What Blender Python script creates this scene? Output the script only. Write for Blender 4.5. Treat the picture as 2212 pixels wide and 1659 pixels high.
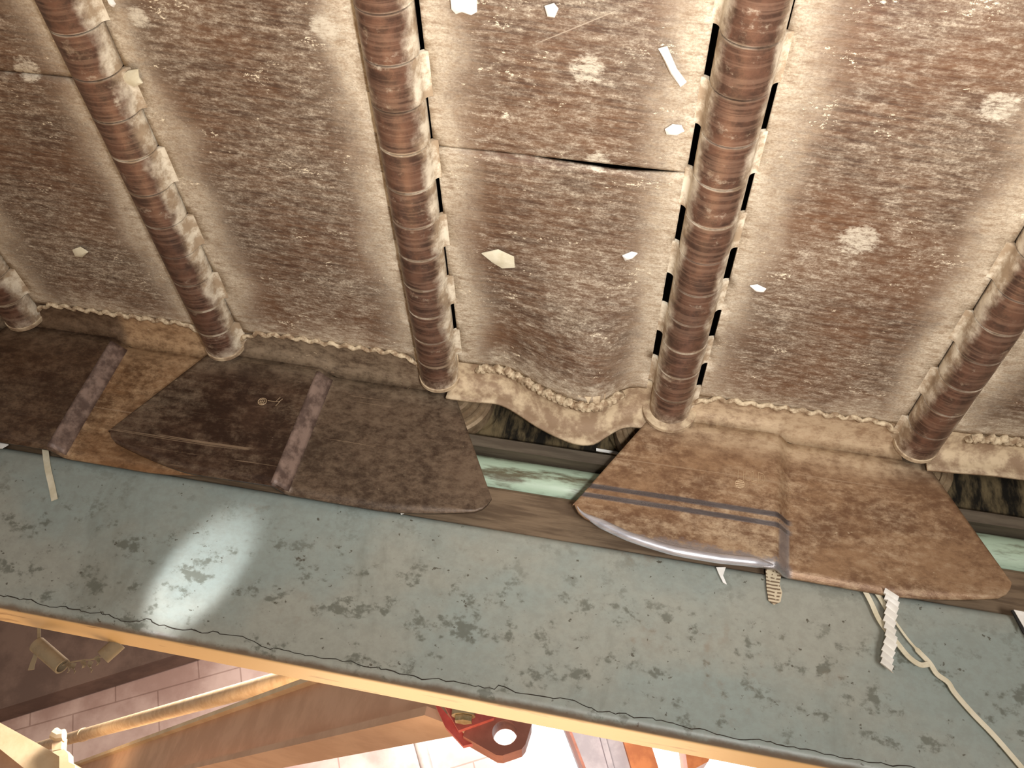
import bpy, bmesh, math, random
from mathutils import Vector, Matrix, noise as mnoise
PI = math.pi
C = bpy.context.scene.collection
for o in list(bpy.data.objects): bpy.data.objects.remove(o)

# ------------------------------------------------------------------ scale and camera
S = 0.70            # metres from the camera up to the belt underside: one unit of the layout below
CZ = 1.20           # height of the camera above the hall floor
F, YAW, PIT, ROL = 1865.948, -0.160899, 0.616520, 0.235780
X0, P = -0.834203, 0.461040          # first hinge and hinge pitch
Y0, KN = 0.591, 0.0725               # hinge knuckle rhythm across the belt
def W(x, y, z): return Vector((x*S, y*S, z*S + CZ))
fw = Vector((math.sin(YAW)*math.cos(PIT), math.cos(YAW)*math.cos(PIT), math.sin(PIT)))
r0 = Vector((math.cos(YAW), -math.sin(YAW), 0)); u0 = r0.cross(fw)
ri = r0*math.cos(ROL) + u0*math.sin(ROL); up = u0*math.cos(ROL) - r0*math.sin(ROL)
cam = bpy.data.cameras.new('camera'); cam.sensor_width = 36; cam.lens = F*36/2212
cam.clip_start = 0.02; cam.clip_end = 200
co = bpy.data.objects.new('camera', cam); C.objects.link(co)
M = Matrix((ri, up, -fw)).transposed().to_4x4(); M.translation = W(0, 0, 0)
co.matrix_world = M
sc = bpy.context.scene; sc.camera = co
def ray(x, y): return fw + ri*((x-1106)/F) - up*((y-829.5)/F)
def onY(x, y, Y): d = ray(x, y); return d*(Y/d.y)
def onZ(x, y, Z): d = ray(x, y); return d*(Z/d.z)

vs = sc.view_settings
sc.display_settings.display_device = 'sRGB'
vs.view_transform = 'Standard'; vs.look = 'None'; vs.gamma = 1; vs.use_curve_mapping = False
vs.exposure = 0.28

# ------------------------------------------------------------------ world and lights
w = bpy.data.worlds.new('world'); sc.world = w; w.use_nodes = True
bgn = w.node_tree.nodes['Background']
bgn.inputs[0].default_value = (1.0, 0.93, 0.86, 1); bgn.inputs[1].default_value = 0.26

def lamp(name, kind, loc, energy, color=(1, 1, 1), target=None, **kw):
    l = bpy.data.lights.new(name, kind); l.energy = energy; l.color = color
    for k, v in kw.items(): setattr(l, k, v)
    o = bpy.data.objects.new(name, l); C.objects.link(o); o.location = loc
    if target is not None:
        o.rotation_euler = (Vector(target)-Vector(loc)).to_track_quat('-Z', 'Y').to_euler()
    return o
# hand lamp / phone flash beside the lens
lamp('flash', 'SPOT', W(0.16, 0.10, 0.0), 33, (1.0, 0.975, 0.94), target=W(*onZ(1440, 140, 1)), shadow_soft_size=0.03, spot_size=math.radians(98), spot_blend=1.0)
# warm hall lamp low under the conveyor's far side
lamp('hall_lamp', 'AREA', W(-0.3, 3.4, -0.9), 24, (1.0, 0.72, 0.42), target=W(-0.2, 1.5, 0.4), size=1.2)
lamp('hall_lamp_high', 'AREA', W(-2.0, 7.0, 6.0), 800, (1.0, 0.84, 0.68), target=W(-3.2, 8.0, 1.4), size=1.5)
lamp('wall_fill', 'AREA', W(-2.0, 15.2, 6.4), 420, (1.0, 0.90, 0.88), target=W(-2.2, 17.0, 4.0), size=1.0)  # added area light out of view, brightening the right of the far wall
lamp('beam_fill', 'AREA', W(0.9, -1.6, -0.9), 27, (1.0, 0.97, 0.93), target=W(0.35, 1.45, 0.6), size=0.5)  # added fill behind the camera, brightening the beam and wings
# added narrow spot, making the flare-like pale patch on the grey beam
tp = onY(425, 1245, 1.45); lp = tp - (onY(520, 1130, 1.45)-onY(320, 1380, 1.45)).normalized()*0.64 + Vector((0, -0.40, 0))
lamp('patch_spot', 'SPOT', W(*lp), 27, (0.96, 0.97, 1.0), target=W(*tp), shadow_soft_size=0.01, spot_size=math.radians(12), spot_blend=0.65)

# ------------------------------------------------------------------ materials
class NT:
    def __init__(s, name):
        s.m = bpy.data.materials.new(name); s.m.use_nodes = True
        s.t = s.m.node_tree; s.n = s.t.nodes; s.b = s.n['Principled BSDF']
        s.pos = None
    def new(s, kind, **kw):
        n = s.n.new(kind)
        for k, v in kw.items(): setattr(n, k, v)
        return n
    def put(s, sock, v):
        if hasattr(v, 'links'): s.t.links.new(v, sock)
        elif isinstance(v, (tuple, list)) and len(v) == 3 and sock.type == 'RGBA': sock.default_value = (*v, 1)
        else: sock.default_value = v
    def math(s, op, a, b=0.0, c=None, clamp=False):
        n = s.new('ShaderNodeMath', operation=op, use_clamp=clamp); s.put(n.inputs[0], a); s.put(n.inputs[1], b)
        if c is not None: s.put(n.inputs[2], c)
        return n.outputs[0]
    def P(s, space='world'):
        # position in layout units
        if s.pos is None:
            g = s.new('ShaderNodeNewGeometry').outputs['Position']
            v = s.new('ShaderNodeVectorMath', operation='SUBTRACT'); s.put(v.inputs[0], g); v.inputs[1].default_value = (0, 0, CZ)
            q = s.new('ShaderNodeVectorMath', operation='SCALE'); s.put(q.inputs[0], v.outputs[0]); q.inputs['Scale'].default_value = 1/S
            s.pos = q.outputs[0]
            x = s.new('ShaderNodeSeparateXYZ'); s.put(x.inputs[0], s.pos); s.x, s.y, s.z = x.outputs
        return s.pos
    def noise(s, sx, sy=None, sz=None, detail=5, rough=.6, seed=0.0, dist=0.0, rot=0.0):
        sy = sx if sy is None else sy; sz = sy if sz is None else sz
        mp = s.new('ShaderNodeMapping'); s.put(mp.inputs['Vector'], s.P())
        mp.inputs['Location'].default_value = (seed, seed*1.7, seed*.6); mp.inputs['Scale'].default_value = (sx, sy, sz)
        if rot:
            m0 = s.new('ShaderNodeMapping'); s.put(m0.inputs['Vector'], s.P()); m0.inputs['Rotation'].default_value = (0, 0, rot)
            s.put(mp.inputs['Vector'], m0.outputs[0])
        n = s.new('ShaderNodeTexNoise'); s.put(n.inputs['Vector'], mp.outputs[0])
        n.inputs['Scale'].default_value = 1; n.inputs['Detail'].default_value = detail
        n.inputs['Roughness'].default_value = rough; n.inputs['Distortion'].default_value = dist
        return n.outputs['Fac']
    def step(s, v, a, b, lo=0.0, hi=1.0):
        n = s.new('ShaderNodeMapRange', interpolation_type='SMOOTHSTEP'); s.put(n.inputs[0], v)
        n.inputs[1].default_value = a; n.inputs[2].default_value = b; n.inputs[3].default_value = lo; n.inputs[4].default_value = hi
        return n.outputs[0]
    def mix(s, f, a, b):
        n = s.new('ShaderNodeMix', data_type='RGBA'); s.put(n.inputs[0], f); s.put(n.inputs[6], a); s.put(n.inputs[7], b)
        return n.outputs[2]
    def bump(s, h, strength, dist):
        n = s.new('ShaderNodeBump'); s.put(n.inputs['Height'], h); n.inputs['Strength'].default_value = strength
        n.inputs['Distance'].default_value = dist; s.put(s.b.inputs['Normal'], n.outputs[0])
    def out(s, col, rough=.55, metal=0.0, spec=.5):
        s.put(s.b.inputs['Base Color'], col); s.put(s.b.inputs['Roughness'], rough)
        s.put(s.b.inputs['Metallic'], metal); s.put(s.b.inputs['Specular IOR Level'], spec)
        return s.m
def lin(r, g, b):
    f = lambda c: ((c/255+.055)/1.055)**2.4 if c > 10 else c/255/12.92
    return (f(r), f(g), f(b))

def mat_pan():
    k = NT('worn_brown_pan_steel'); k.P()
    streak = k.noise(9, 150, 60, 6, .7, rot=-.05)
    blot = k.noise(5.5, 7, 7, 6, .62, seed=3)
    fine = k.noise(44, 95, 80, 7, .8, seed=5)
    vfine = k.noise(120, 190, 190, 4, .8, seed=8)
    col = k.mix(k.step(blot, .32, .68), lin(112, 81, 60), lin(88, 67, 54))
    col = k.mix(k.step(streak, .30, .62, 0, .75), lin(66, 50, 43), col) if False else k.mix(k.step(streak, .62, .34, 0, .65), col, lin(64, 48, 41))
    red = k.noise(3.2, 4, 4, 4, .5, seed=11)
    col = k.mix(k.step(red, .5, .72, 0, .5), col, lin(122, 84, 58))
    # dust film: streaky, fine grained and blotchy
    big = k.noise(2.6, 3.2, 3, 4, .55, seed=44)
    mixn = k.math('ADD', k.math('MULTIPLY', blot, .34), k.math('MULTIPLY', fine, .62))
    mixn = k.math('ADD', mixn, k.math('ADD', k.math('MULTIPLY', streak, .30), k.math('MULTIPLY', big, .22)))
    mixn = k.math('ADD', mixn, k.math('MULTIPLY', vfine, .16))
    film = k.step(mixn, .68, 1.10)
    grit = k.noise(260, 320, 320, 3, .8, seed=52)
    film = k.math('MULTIPLY', film, k.step(grit, .30, .58, .55, 1.15), clamp=True)
    crust = None
    for cx_, cy_, rr_ in ((1855, 520, .075), (1270, 150, .055), (60, 150, .055), (1290, 350, .05), (700, 60, .05), (2160, 230, .06), (1580, 60, .04), (300, 40, .04)):
        c0 = onZ(cx_, cy_, 1.0)
        dv = k.new('ShaderNodeVectorMath', operation='DISTANCE'); k.put(dv.inputs[0], k.P()); dv.inputs[1].default_value = c0
        mk = k.step(dv.outputs['Value'], rr_*1.05, rr_*.2)
        crust = mk if crust is None else k.math('MAXIMUM', crust, mk)
    crust = k.step(k.math('ADD', k.math('MULTIPLY', crust, .42), k.math('ADD', k.math('MULTIPLY', fine, .4), k.math('MULTIPLY', vfine, .25))), .66, .78)
    # dust packed beside the hinges and the far edge
    d = k.math('PINGPONG', k.math('SUBTRACT', k.x, X0-P*6), P/2)
    wob = k.math('MULTIPLY', k.math('SUBTRACT', k.math('ADD', k.math('MULTIPLY', fine, .6), k.math('MULTIPLY', k.noise(9, 6, 6, 5, .6, seed=21), .6)), .6), .22)
    wob = k.math('ADD', wob, k.math('MULTIPLY', k.math('SUBTRACT', vfine, .5), .05))
    hin = k.step(k.math('ADD', d, wob), .135, .05)
    hin = k.math('MULTIPLY', hin, k.step(mixn, .52, .86, .45, 1.05), clamp=True)
    edge = k.step(k.math('ADD', k.y, k.math('MULTIPLY', wob, 1.2)), 1.24, 1.36)
    dust = k.math('MAXIMUM', k.math('MAXIMUM', k.math('MULTIPLY', film, .85), k.math('MULTIPLY', hin, .95)), k.math('MULTIPLY', edge, .8))
    dcol = k.mix(k.step(fine, .3, .7), lin(166, 144, 118), lin(226, 214, 192))
    dcol = k.mix(k.step(grit, .58, .40, 0, .35), dcol, lin(124, 100, 76))
    col = k.mix(dust, col, dcol)
    col = k.mix(k.math('MULTIPLY', crust, .75), col, lin(222, 212, 192))
    scr = k.step(k.noise(2.0, 170, 170, 2, .5, seed=61, rot=.5), .75, .77, 0, .5)
    col = k.mix(scr, col, lin(200, 184, 164))
    # pale flakes
    flk = k.step(k.math('ADD', k.math('MULTIPLY', vfine, .55), k.math('MULTIPLY', k.noise(13, 22, 22, 6, .7, seed=31), .6)), .685, .73)
    col = k.mix(flk, col, lin(236, 222, 196))
    k.bump(k.math('ADD', k.math('MULTIPLY', fine, 1.0), k.math('MULTIPLY', streak, .8)), .35, .004)
    rough = k.math('ADD', k.math('MULTIPLY', dust, .35), k.math('ADD', .32, k.math('MULTIPLY', fine, .22)))
    return k.out(col, rough, k.math('MULTIPLY', k.math('SUBTRACT', 1.0, dust), .2), .5)

def mat_knuckle():
    k = NT('polished_brown_knuckle_steel'); k.P()
    streak = k.noise(30, 26, 30, 6, .7, seed=2)
    ring = k.noise(6, 150, 6, 4, .6, seed=4)
    col = k.mix(k.step(streak, .35, .65), lin(72, 52, 43), lin(112, 80, 64))
    col = k.mix(k.step(ring, .45, .62, 0, .5), col, lin(140, 110, 92))
    joint = k.math('PINGPONG', k.math('SUBTRACT', k.y, Y0-KN*20), KN/2)
    jd = k.step(k.math('ADD', joint, k.math('MULTIPLY', k.math('SUBTRACT', streak, .5), .008)), .0042, .0012)
    d = k.math('PINGPONG', k.math('SUBTRACT', k.x, X0-P*6), P/2)
    hin = k.step(k.math('ADD', d, k.math('MULTIPLY', k.math('SUBTRACT', k.noise(18, 20, 20, 6, .7, seed=9), .5), .035)), .024, .040)
    film = k.step(k.noise(22, 30, 30, 7, .75, seed=14), .56, .72, 0, .6)
    endd = k.step(k.math('ADD', k.y, k.math('MULTIPLY', streak, .1)), 1.40, 1.46, 0, .7)
    dust = k.math('MAXIMUM', k.math('MAXIMUM', k.math('MULTIPLY', jd, k.step(k.noise(9, 9, 9, 3, .5, seed=71), .35, .65, .1, .8)), hin), k.math('MAXIMUM', film, endd))
    col = k.mix(dust, col, k.mix(k.step(streak, .4, .6), lin(166, 144, 118), lin(222, 210, 188)))
    k.bump(streak, .25, .003)
    return k.out(col, k.math('ADD', .38, k.math('MULTIPLY', dust, .35)), k.math('MULTIPLY', k.math('SUBTRACT', 1.0, dust), .3), .5)

def mat_wing(name, dark, mid, dustc, dusty, stripes=False, lit_half=None, darkleft=None):
    k = NT(name); k.P()
    streak = k.noise(6, 40, 80, 6, .65, seed=1)
    blot = k.noise(6, 6, 9, 6, .65, seed=6)
    fine = k.noise(45, 60, 70, 7, .75, seed=9)
    col = k.mix(k.step(k.math('ADD', k.math('MULTIPLY', blot, .6), k.math('MULTIPLY', fine, .45)), .42, .62), dark, mid)
    film = k.step(k.math('ADD', k.math('MULTIPLY', k.noise(4.5, 5, 5, 6, .6, seed=16), .5), k.math('ADD', k.math('MULTIPLY', fine, .45), k.math('MULTIPLY', streak, .22))), .54, .80)
    top = k.step(k.math('ADD', k.z, k.math('MULTIPLY', k.math('SUBTRACT', blot, .5), .16)), .90, .99)
    grit = k.noise(260, 320, 320, 3, .8, seed=52)
    film = k.math('MULTIPLY', film, k.step(grit, .30, .58, .5, 1.15), clamp=True)
    if lit_half: film = k.math('MAXIMUM', film, k.math('MULTIPLY', k.step(k.x, lit_half, lit_half+.004), k.step(k.math('ADD', fine, k.math('MULTIPLY', blot, .5)), .55, .95, .12, .7)))  # right half paler: the brighter light there is put into the dust film
    dust = k.math('MAXIMUM', k.math('MULTIPLY', film, dusty), k.math('MULTIPLY', top, k.step(k.math('ADD', fine, k.math('MULTIPLY', streak, .4)), .5, .85, .25, .95)))
    col = k.mix(dust, col, dustc)
    flk = k.step(k.math('ADD', k.math('MULTIPLY', k.noise(80, 120, 120, 4, .8, seed=18), .6), k.math('MULTIPLY', k.noise(12, 20, 20, 5, .7, seed=31), .5)), .70, .74, 0, .8)
    col = k.mix(flk, col, lin(200, 180, 150))
    scr = k.step(k.noise(1.6, 90, 160, 3, .6, seed=40), .66, .69, 0, .5)
    col = k.mix(scr, col, lin(170, 145, 118))
    rough = k.math('ADD', .34, k.math('MULTIPLY', dust, .4)); metal = .25
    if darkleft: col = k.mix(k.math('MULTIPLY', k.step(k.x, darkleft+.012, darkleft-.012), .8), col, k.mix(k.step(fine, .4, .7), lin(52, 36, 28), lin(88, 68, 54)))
    if stripes:   # bright rubbed band running along the left half, and the rubbed lower rim
        wz = k.math('ADD', k.z, k.math('MULTIPLY', k.math('SUBTRACT', streak, .5), .004))
        left = k.step(k.x, .335, .318)
        b1 = k.math('MULTIPLY', k.step(wz, .797, .801), k.step(wz, .811, .807))
        b2 = k.math('MULTIPLY', k.step(wz, .777, .781), k.step(wz, .791, .787))
        bb = k.math('MULTIPLY', k.math('MAXIMUM', b1, b2), left)
        col = k.mix(k.math('MULTIPLY', bb, .9), col, k.mix(streak, lin(48, 44, 50), lin(150, 150, 156)))
        rim = k.math('MULTIPLY', k.step(k.math('ADD', k.z, k.math('MULTIPLY', k.math('SUBTRACT', fine, .5), .05)), .722, .706), left)
        jog = k.math('MULTIPLY', k.math('MULTIPLY', k.step(k.x, .300, .308), k.step(k.x, .328, .322)), k.step(k.math('ADD', k.z, k.math('MULTIPLY', fine, .05)), .83, .80))
        sh = k.math('MAXIMUM', rim, k.math('MULTIPLY', jog, .6))
        col = k.mix(sh, col, lin(176, 172, 174))
        sh2 = k.math('MAXIMUM', sh, bb)
        rough = k.math('SUBTRACT', rough, k.math('MULTIPLY', sh2, .08)); metal = k.math('ADD', .25, k.math('MULTIPLY', sh2, .6))
    k.bump(k.math('ADD', fine, k.math('MULTIPLY', streak, .6)), .25, .003)
    return k.out(col, rough, metal, .5)

def mat_simple(name, a, b, sc1=20, rough=.6, metal=0.0, bump=.15, stretch=(1, 1, 1), lo=.38, hi=.62):
    k = NT(name); k.P()
    n = k.noise(sc1*stretch[0], sc1*stretch[1], sc1*stretch[2], 6, .65)
    col = k.mix(k.step(n, lo, hi), a, b)
    if bump: k.bump(n, bump, .003)
    return k.out(col, rough, metal)

def mat_beam():
    k = NT('stained_grey_green_paint'); k.P()
    big = k.noise(3, 3, 4, 5, .6, seed=2); spot = k.noise(16, 16, 22, 5, .65, seed=7); fine = k.noise(60, 60, 70, 5, .7, seed=12)
    drip = k.noise(5, 5, 2.2, 6, .65, seed=17, dist=.6)
    col = k.mix(k.step(big, .38, .62), lin(146, 156, 150), lin(158, 159, 148))
    col = k.mix(k.step(fine, .35, .65, 0, .25), col, lin(120, 118, 108))
    col = k.mix(k.step(drip, .52, .70, 0, .55), col, lin(104, 104, 92))
    pos = k.step(k.z, .66, .58)
    sp = k.math('MULTIPLY', k.step(k.math('ADD', k.math('MULTIPLY', spot, .7), k.math('MULTIPLY', fine, .3)), .535, .61, 0, .7), k.math('ADD', .3, k.math('MULTIPLY', pos, .7)))
    col = k.mix(sp, col, lin(88, 90, 78))
    tiny = k.step(k.noise(70, 70, 80, 3, .6, seed=23), .68, .72, 0, .8)
    col = k.mix(tiny, col, lin(70, 62, 48))
    rust = k.step(k.math('ADD', k.math('MULTIPLY', k.noise(4, 4, 3, 5, .7, seed=27), .8), k.math('MULTIPLY', fine, .2)), .60, .72, 0, .4)
    col = k.mix(rust, col, lin(142, 112, 84))
    low = k.math('MULTIPLY', k.step(k.math('ADD', k.z, k.math('MULTIPLY', k.math('SUBTRACT', spot, .5), .02)), .412, .402), .8)
    col = k.mix(low, col, lin(92, 66, 44))
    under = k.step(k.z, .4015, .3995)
    col = k.mix(under, col, k.mix(k.step(k.noise(8, 50, 50, 4, .6, seed=33), .6, .72), lin(206, 170, 118), lin(150, 112, 68)))  # ochre dust underneath, with the warm light from below put into its colour
    k.bump(fine, .1, .002)
    return k.out(col, .42, 0, .5)

MT = {}
MT['pan'] = mat_pan(); MT['knuckle'] = mat_knuckle()
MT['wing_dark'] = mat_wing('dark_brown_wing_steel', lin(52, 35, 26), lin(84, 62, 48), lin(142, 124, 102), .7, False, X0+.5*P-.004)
MT['wing_tan'] = mat_wing('rusty_tan_wing_steel', lin(112, 82, 60), lin(154, 122, 92), lin(198, 176, 146), .9, True)
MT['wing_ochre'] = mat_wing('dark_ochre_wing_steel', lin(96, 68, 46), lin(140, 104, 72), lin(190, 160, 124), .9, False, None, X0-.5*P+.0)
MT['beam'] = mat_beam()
MT['weld'] = mat_simple('dusty_weld_metal', lin(136, 112, 86), lin(206, 188, 158), 60, .8, 0, .5)
MT['flange'] = mat_simple('dusty_flange_steel', lin(138, 114, 90), lin(194, 174, 144), 26, .75, 0, .4)
MT['green'] = mat_simple('chipped_pale_green_paint', lin(92, 86, 66), lin(170, 190, 168), 16, .34, 0, .2, (.5, 1.6, 2.4), .34, .56)
MT['brownrail'] = mat_simple('brown_grimy_rail_steel', lin(92, 74, 56), lin(124, 104, 82), 16, .6, .1, .2, (.4, 2, 4))
MT['rail'] = mat_simple('grimy_rail_head_steel', lin(84, 74, 62), lin(104, 94, 80), 16, .5, .3, .1, (.3, 3, 3))
MT['wheel'] = mat_simple('dusty_roller_steel', lin(118, 96, 72), lin(150, 128, 100), 30, .6, .2, .3)
MT['chain'] = mat_simple('greasy_black_chain_steel', lin(28, 24, 18), lin(118, 102, 74), 22, .5, .2, .3, (1.6, 1, .45), .40, .64)
MT['dark'] = mat_simple('dark_blocker', lin(26, 21, 16), lin(40, 34, 26), 12, .8, 0, .2)
MT['crack'] = mat_simple('dark_paint_crack', lin(44, 38, 30), lin(60, 52, 42), 40, .9, 0, 0)
MT['steel'] = mat_simple('bare_polished_steel', lin(190, 190, 198), lin(225, 225, 232), 40, .36, .7, .1, (.3, 2, 2))
MT['stamp'] = mat_simple('bright_scribed_steel', lin(176, 150, 118), lin(200, 174, 140), 60, .5, .2, 0)
MT['crank_lit'] = mat_simple('wing_crank_lit_tone', lin(92, 74, 66), lin(142, 120, 108), 34, .5, .2, .3)
MT['paper'] = mat_simple('white_paper', lin(236, 232, 224), lin(250, 248, 244), 30, .9, 0, .1)
MT['ribbon'] = mat_simple('cream_plastic_strap', lin(206, 196, 168), lin(226, 218, 194), 20, .5, 0, .05)
MT['news'] = None
MT['tan'] = mat_simple('buff_concrete', lin(188, 160, 132), lin(206, 180, 150), 5, .8, 0, .1)
MT['card'] = mat_simple('buff_cardboard', lin(112, 96, 76), lin(140, 124, 98), 12, .9, 0, .1)
MT['blackedge'] = mat_simple('black_printed_edge', lin(22, 20, 20), lin(34, 32, 30), 30, .7, 0, 0)
MT['blueprint'] = mat_simple('blue_print', lin(52, 62, 150), lin(60, 74, 170), 30, .7, 0, 0)
MT['red'] = mat_simple('red_oxide_paint', lin(176, 76, 70), lin(196, 98, 90), 8, .5, 0, .1)
MT['redbrown'] = mat_simple('red_brown_oxide_paint', lin(146, 92, 78), lin(164, 106, 92), 8, .6, 0, .1)
MT['girder'] = mat_simple('tan_dusty_girder_paint', lin(200, 164, 138), lin(214, 180, 154), 3, .7, 0, .1)
MT['pipe'] = mat_simple('dusty_conduit', lin(206, 176, 142), lin(222, 198, 168), 12, .7, 0, .2)
MT['beige'] = mat_simple('dusty_beige_beam_paint', lin(210, 188, 154), lin(224, 206, 176), 3, .7, 0, .1)
MT['greypipe'] = mat_simple('grey_hall_pipe', lin(178, 172, 178), lin(206, 202, 206), 3, .4, .2, 0)
MT['white_col'] = mat_simple('white_grey_column_paint', lin(150, 147, 160), lin(172, 168, 180), 2.5, .6, 0, .1)
MT['orange_col'] = mat_simple('orange_column_paint', lin(160, 92, 50), lin(184, 114, 66), 3, .6, 0, .1)
MT['brass'] = mat_simple('brass_bolt', lin(160, 138, 96), lin(196, 176, 140), 20, .35, .6, 0)
MT['hallfloor'] = mat_simple('dusty_hall_floor', lin(128, 112, 96), lin(150, 134, 116), 2, .8, 0, .1)
MT['slab'] = mat_simple('dark_brown_slab', lin(84, 66, 58), lin(104, 84, 74), 1.2, .9, 0, .1)
def mat_news():
    k = NT('printed_newspaper'); k.P()
    s = k.new('ShaderNodeTexWave', wave_type='BANDS', bands_direction='Z'); k.put(s.inputs['Vector'], k.P()); s.inputs['Scale'].default_value = 48; s.inputs['Distortion'].default_value = 1.5
    words = k.noise(120, 10, 30, 2, .5)
    f = k.math('MULTIPLY', k.step(s.outputs['Fac'], .5, .65), k.step(words, .45, .5))
    return k.out(k.mix(f, lin(206, 190, 162), lin(120, 100, 78)), .9)
MT['news'] = mat_news()
def mat_wall():
    k = NT('pinkish_block_wall'); k.P()
    n = k.noise(.8, .8, .8, 6, .6); 
    br = k.new('ShaderNodeTexBrick'); 
    cb = k.new('ShaderNodeCombineXYZ'); k.put(cb.inputs[0], k.x); k.put(cb.inputs[1], k.z)
    rt = k.new('ShaderNodeMapping'); rt.inputs['Rotation'].default_value = (0, 0, math.radians(-27)); k.put(rt.inputs['Vector'], cb.outputs[0]); k.put(br.inputs['Vector'], rt.outputs[0])
    br.inputs['Scale'].default_value = 1.0; br.inputs['Brick Width'].default_value = 1.6; br.inputs['Row Height'].default_value = 1.0
    br.inputs['Mortar Size'].default_value = .014; br.offset = .5
    br.inputs['Color1'].default_value = (1, 1, 1, 1); br.inputs['Color2'].default_value = (.93, .93, .93, 1); br.inputs['Mortar'].default_value = (.62, .57, .55, 1)
    mm = k.new('ShaderNodeMix', data_type='RGBA', blend_type='MULTIPLY'); mm.inputs[0].default_value = 1
    k.put(mm.inputs[6], k.mix(k.step(n, .35, .65), lin(150, 124, 116), lin(186, 164, 156))); k.put(mm.inputs[7], br.outputs['Color'])
    return k.out(mm.outputs[2], .85)
MT['wall'] = mat_wall()
def mat_window():
    k = NT('daylit_window_pane'); k.b.inputs['Base Color'].default_value = (.9, .9, .9, 1)
    k.b.inputs['Emission Color'].default_value = (1, .97, .95, 1); k.b.inputs['Emission Strength'].default_value = 3.0
    return k.m
MT['window'] = mat_window()

# ------------------------------------------------------------------ mesh helpers (layout units; built round an origin)
class MB:
    def __init__(s): s.v = []; s.f = []
    def add(s, vs, fs):
        b = len(s.v); s.v += [Vector(q) for q in vs]; s.f += [tuple(b+i for i in f) for f in fs]; return s
    def box(s, x0, x1, y0, y1, z0, z1):
        v = [(x, y, z) for x in (x0, x1) for y in (y0, y1) for z in (z0, z1)]
        return s.add(v, [(0, 1, 3, 2), (4, 6, 7, 5), (0, 4, 5, 1), (2, 3, 7, 6), (0, 2, 6, 4), (1, 5, 7, 3)])
    def prism(s, pts, d):
        n = len(pts); pts = [Vector(p) for p in pts]; d = Vector(d)
        return s.add(pts+[p+d for p in pts], [tuple(range(n)), tuple(range(2*n-1, n-1, -1))] + [(i, n+i, n+(i+1) % n, (i+1) % n) for i in range(n)])
    def sweep(s, path, prof, frames=None, cap=True):
        # prof(i) -> list of (a, b) in the local frame
        n = len(path); path = [Vector(p) for p in path]; rings = []
        upv = Vector((0, 0, 1))
        for i, p in enumerate(path):
            t = (path[min(i+1, n-1)]-path[max(i-1, 0)]).normalized()
            if frames: a = Vector(frames[i])
            else:
                a = t.cross(upv)
                if a.length < .05: a = t.cross(Vector((0, 1, 0)))
            a.normalize(); b = a.cross(t)
            rings.append([p + a*q[0] + b*q[1] for q in prof(i)])
        m = len(rings[0]); vv = [q for r in rings for q in r]
        fs = [(i*m+j, i*m+(j+1) % m, (i+1)*m+(j+1) % m, (i+1)*m+j) for i in range(n-1) for j in range(m)]
        if cap: fs += [tuple(range(m-1, -1, -1)), tuple((n-1)*m+j for j in range(m))]
        return s.add(vv, fs)
    def tube(s, path, r, m=12):
        rr = r if callable(r) else (lambda i: r)
        return s.sweep(path, lambda i: [(rr(i)*math.cos(2*PI*j/m), rr(i)*math.sin(2*PI*j/m)) for j in range(m)])
    def hollow(s, a, b, ro, rin, m=28):
        a = Vector(a); b = Vector(b); t = (b-a).normalized(); u = t.orthogonal().normalized(); v = t.cross(u)
        R = []
        for c, r in ((a, ro), (b, ro), (b, rin), (a, rin)):
            R += [c+u*(r*math.cos(2*PI*j/m))+v*(r*math.sin(2*PI*j/m)) for j in range(m)]
        return s.add(R, [(k*m+j, k*m+(j+1) % m, ((k+1) % 4)*m+(j+1) % m, ((k+1) % 4)*m+j) for k in range(4) for j in range(m)])
    def lathe(s, prof, c, axis='y', m=48):
        # prof: (r, h) along +y
        vv = []; n = len(prof)
        for r, h in prof:
            for j in range(m):
                a = 2*PI*j/m; vv.append((c[0]+r*math.cos(a), c[1]+h, c[2]+r*math.sin(a)))
        fs = [(i*m+j, i*m+(j+1) % m, (i+1)*m+(j+1) % m, (i+1)*m+j) for i in range(n-1) for j in range(m)]
        fs += [tuple(range(m)), tuple((n-1)*m+j for j in range(m-1, -1, -1))]
        return s.add(vv, fs)
    def extrudeX(s, prof, x0, x1, closed=True, nx=1):
        # prof: list of (y, z)
        n = len(prof); vv = []
        for i in range(nx+1):
            x = x0+(x1-x0)*i/nx; vv += [(x, y, z) for y, z in prof]
        fs = [(i*n+j, i*n+(j+1) % n, (i+1)*n+(j+1) % n, (i+1)*n+j) for i in range(nx) for j in range(n if closed else n-1)]
        if closed: fs += [tuple(range(n-1, -1, -1)), tuple(nx*n+j for j in range(n))]
        return s.add(vv, fs)
    def mesh(s, name, mat, origin, smooth=35, doubles=False):
        me = bpy.data.meshes.new(name); o = Vector(origin)
        me.from_pydata([(v-o)*S for v in s.v], [], s.f)
        bm = bmesh.new(); bm.from_mesh(me)
        if doubles: bmesh.ops.remove_doubles(bm, verts=bm.verts, dist=1e-5)
        bmesh.ops.recalc_face_normals(bm, faces=bm.faces); bm.to_mesh(me); bm.free()
        me.materials.append(mat)
        if smooth:
            me.polygons.foreach_set('use_smooth', [True]*len(me.polygons)); me.set_sharp_from_angle(angle=math.radians(smooth))
        return me
def tag(o, label=None, cat=None, group=None, kind=None):
    if label: o['label'] = label
    if cat: o['category'] = cat
    if group: o['group'] = group
    if kind: o['kind'] = kind
    return o
def thing(name, origin, label, cat, group=None):
    o = bpy.data.objects.new(name, None); C.objects.link(o); o.location = W(*origin); o.empty_display_size = .05
    return tag(o, label, cat, group)
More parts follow.
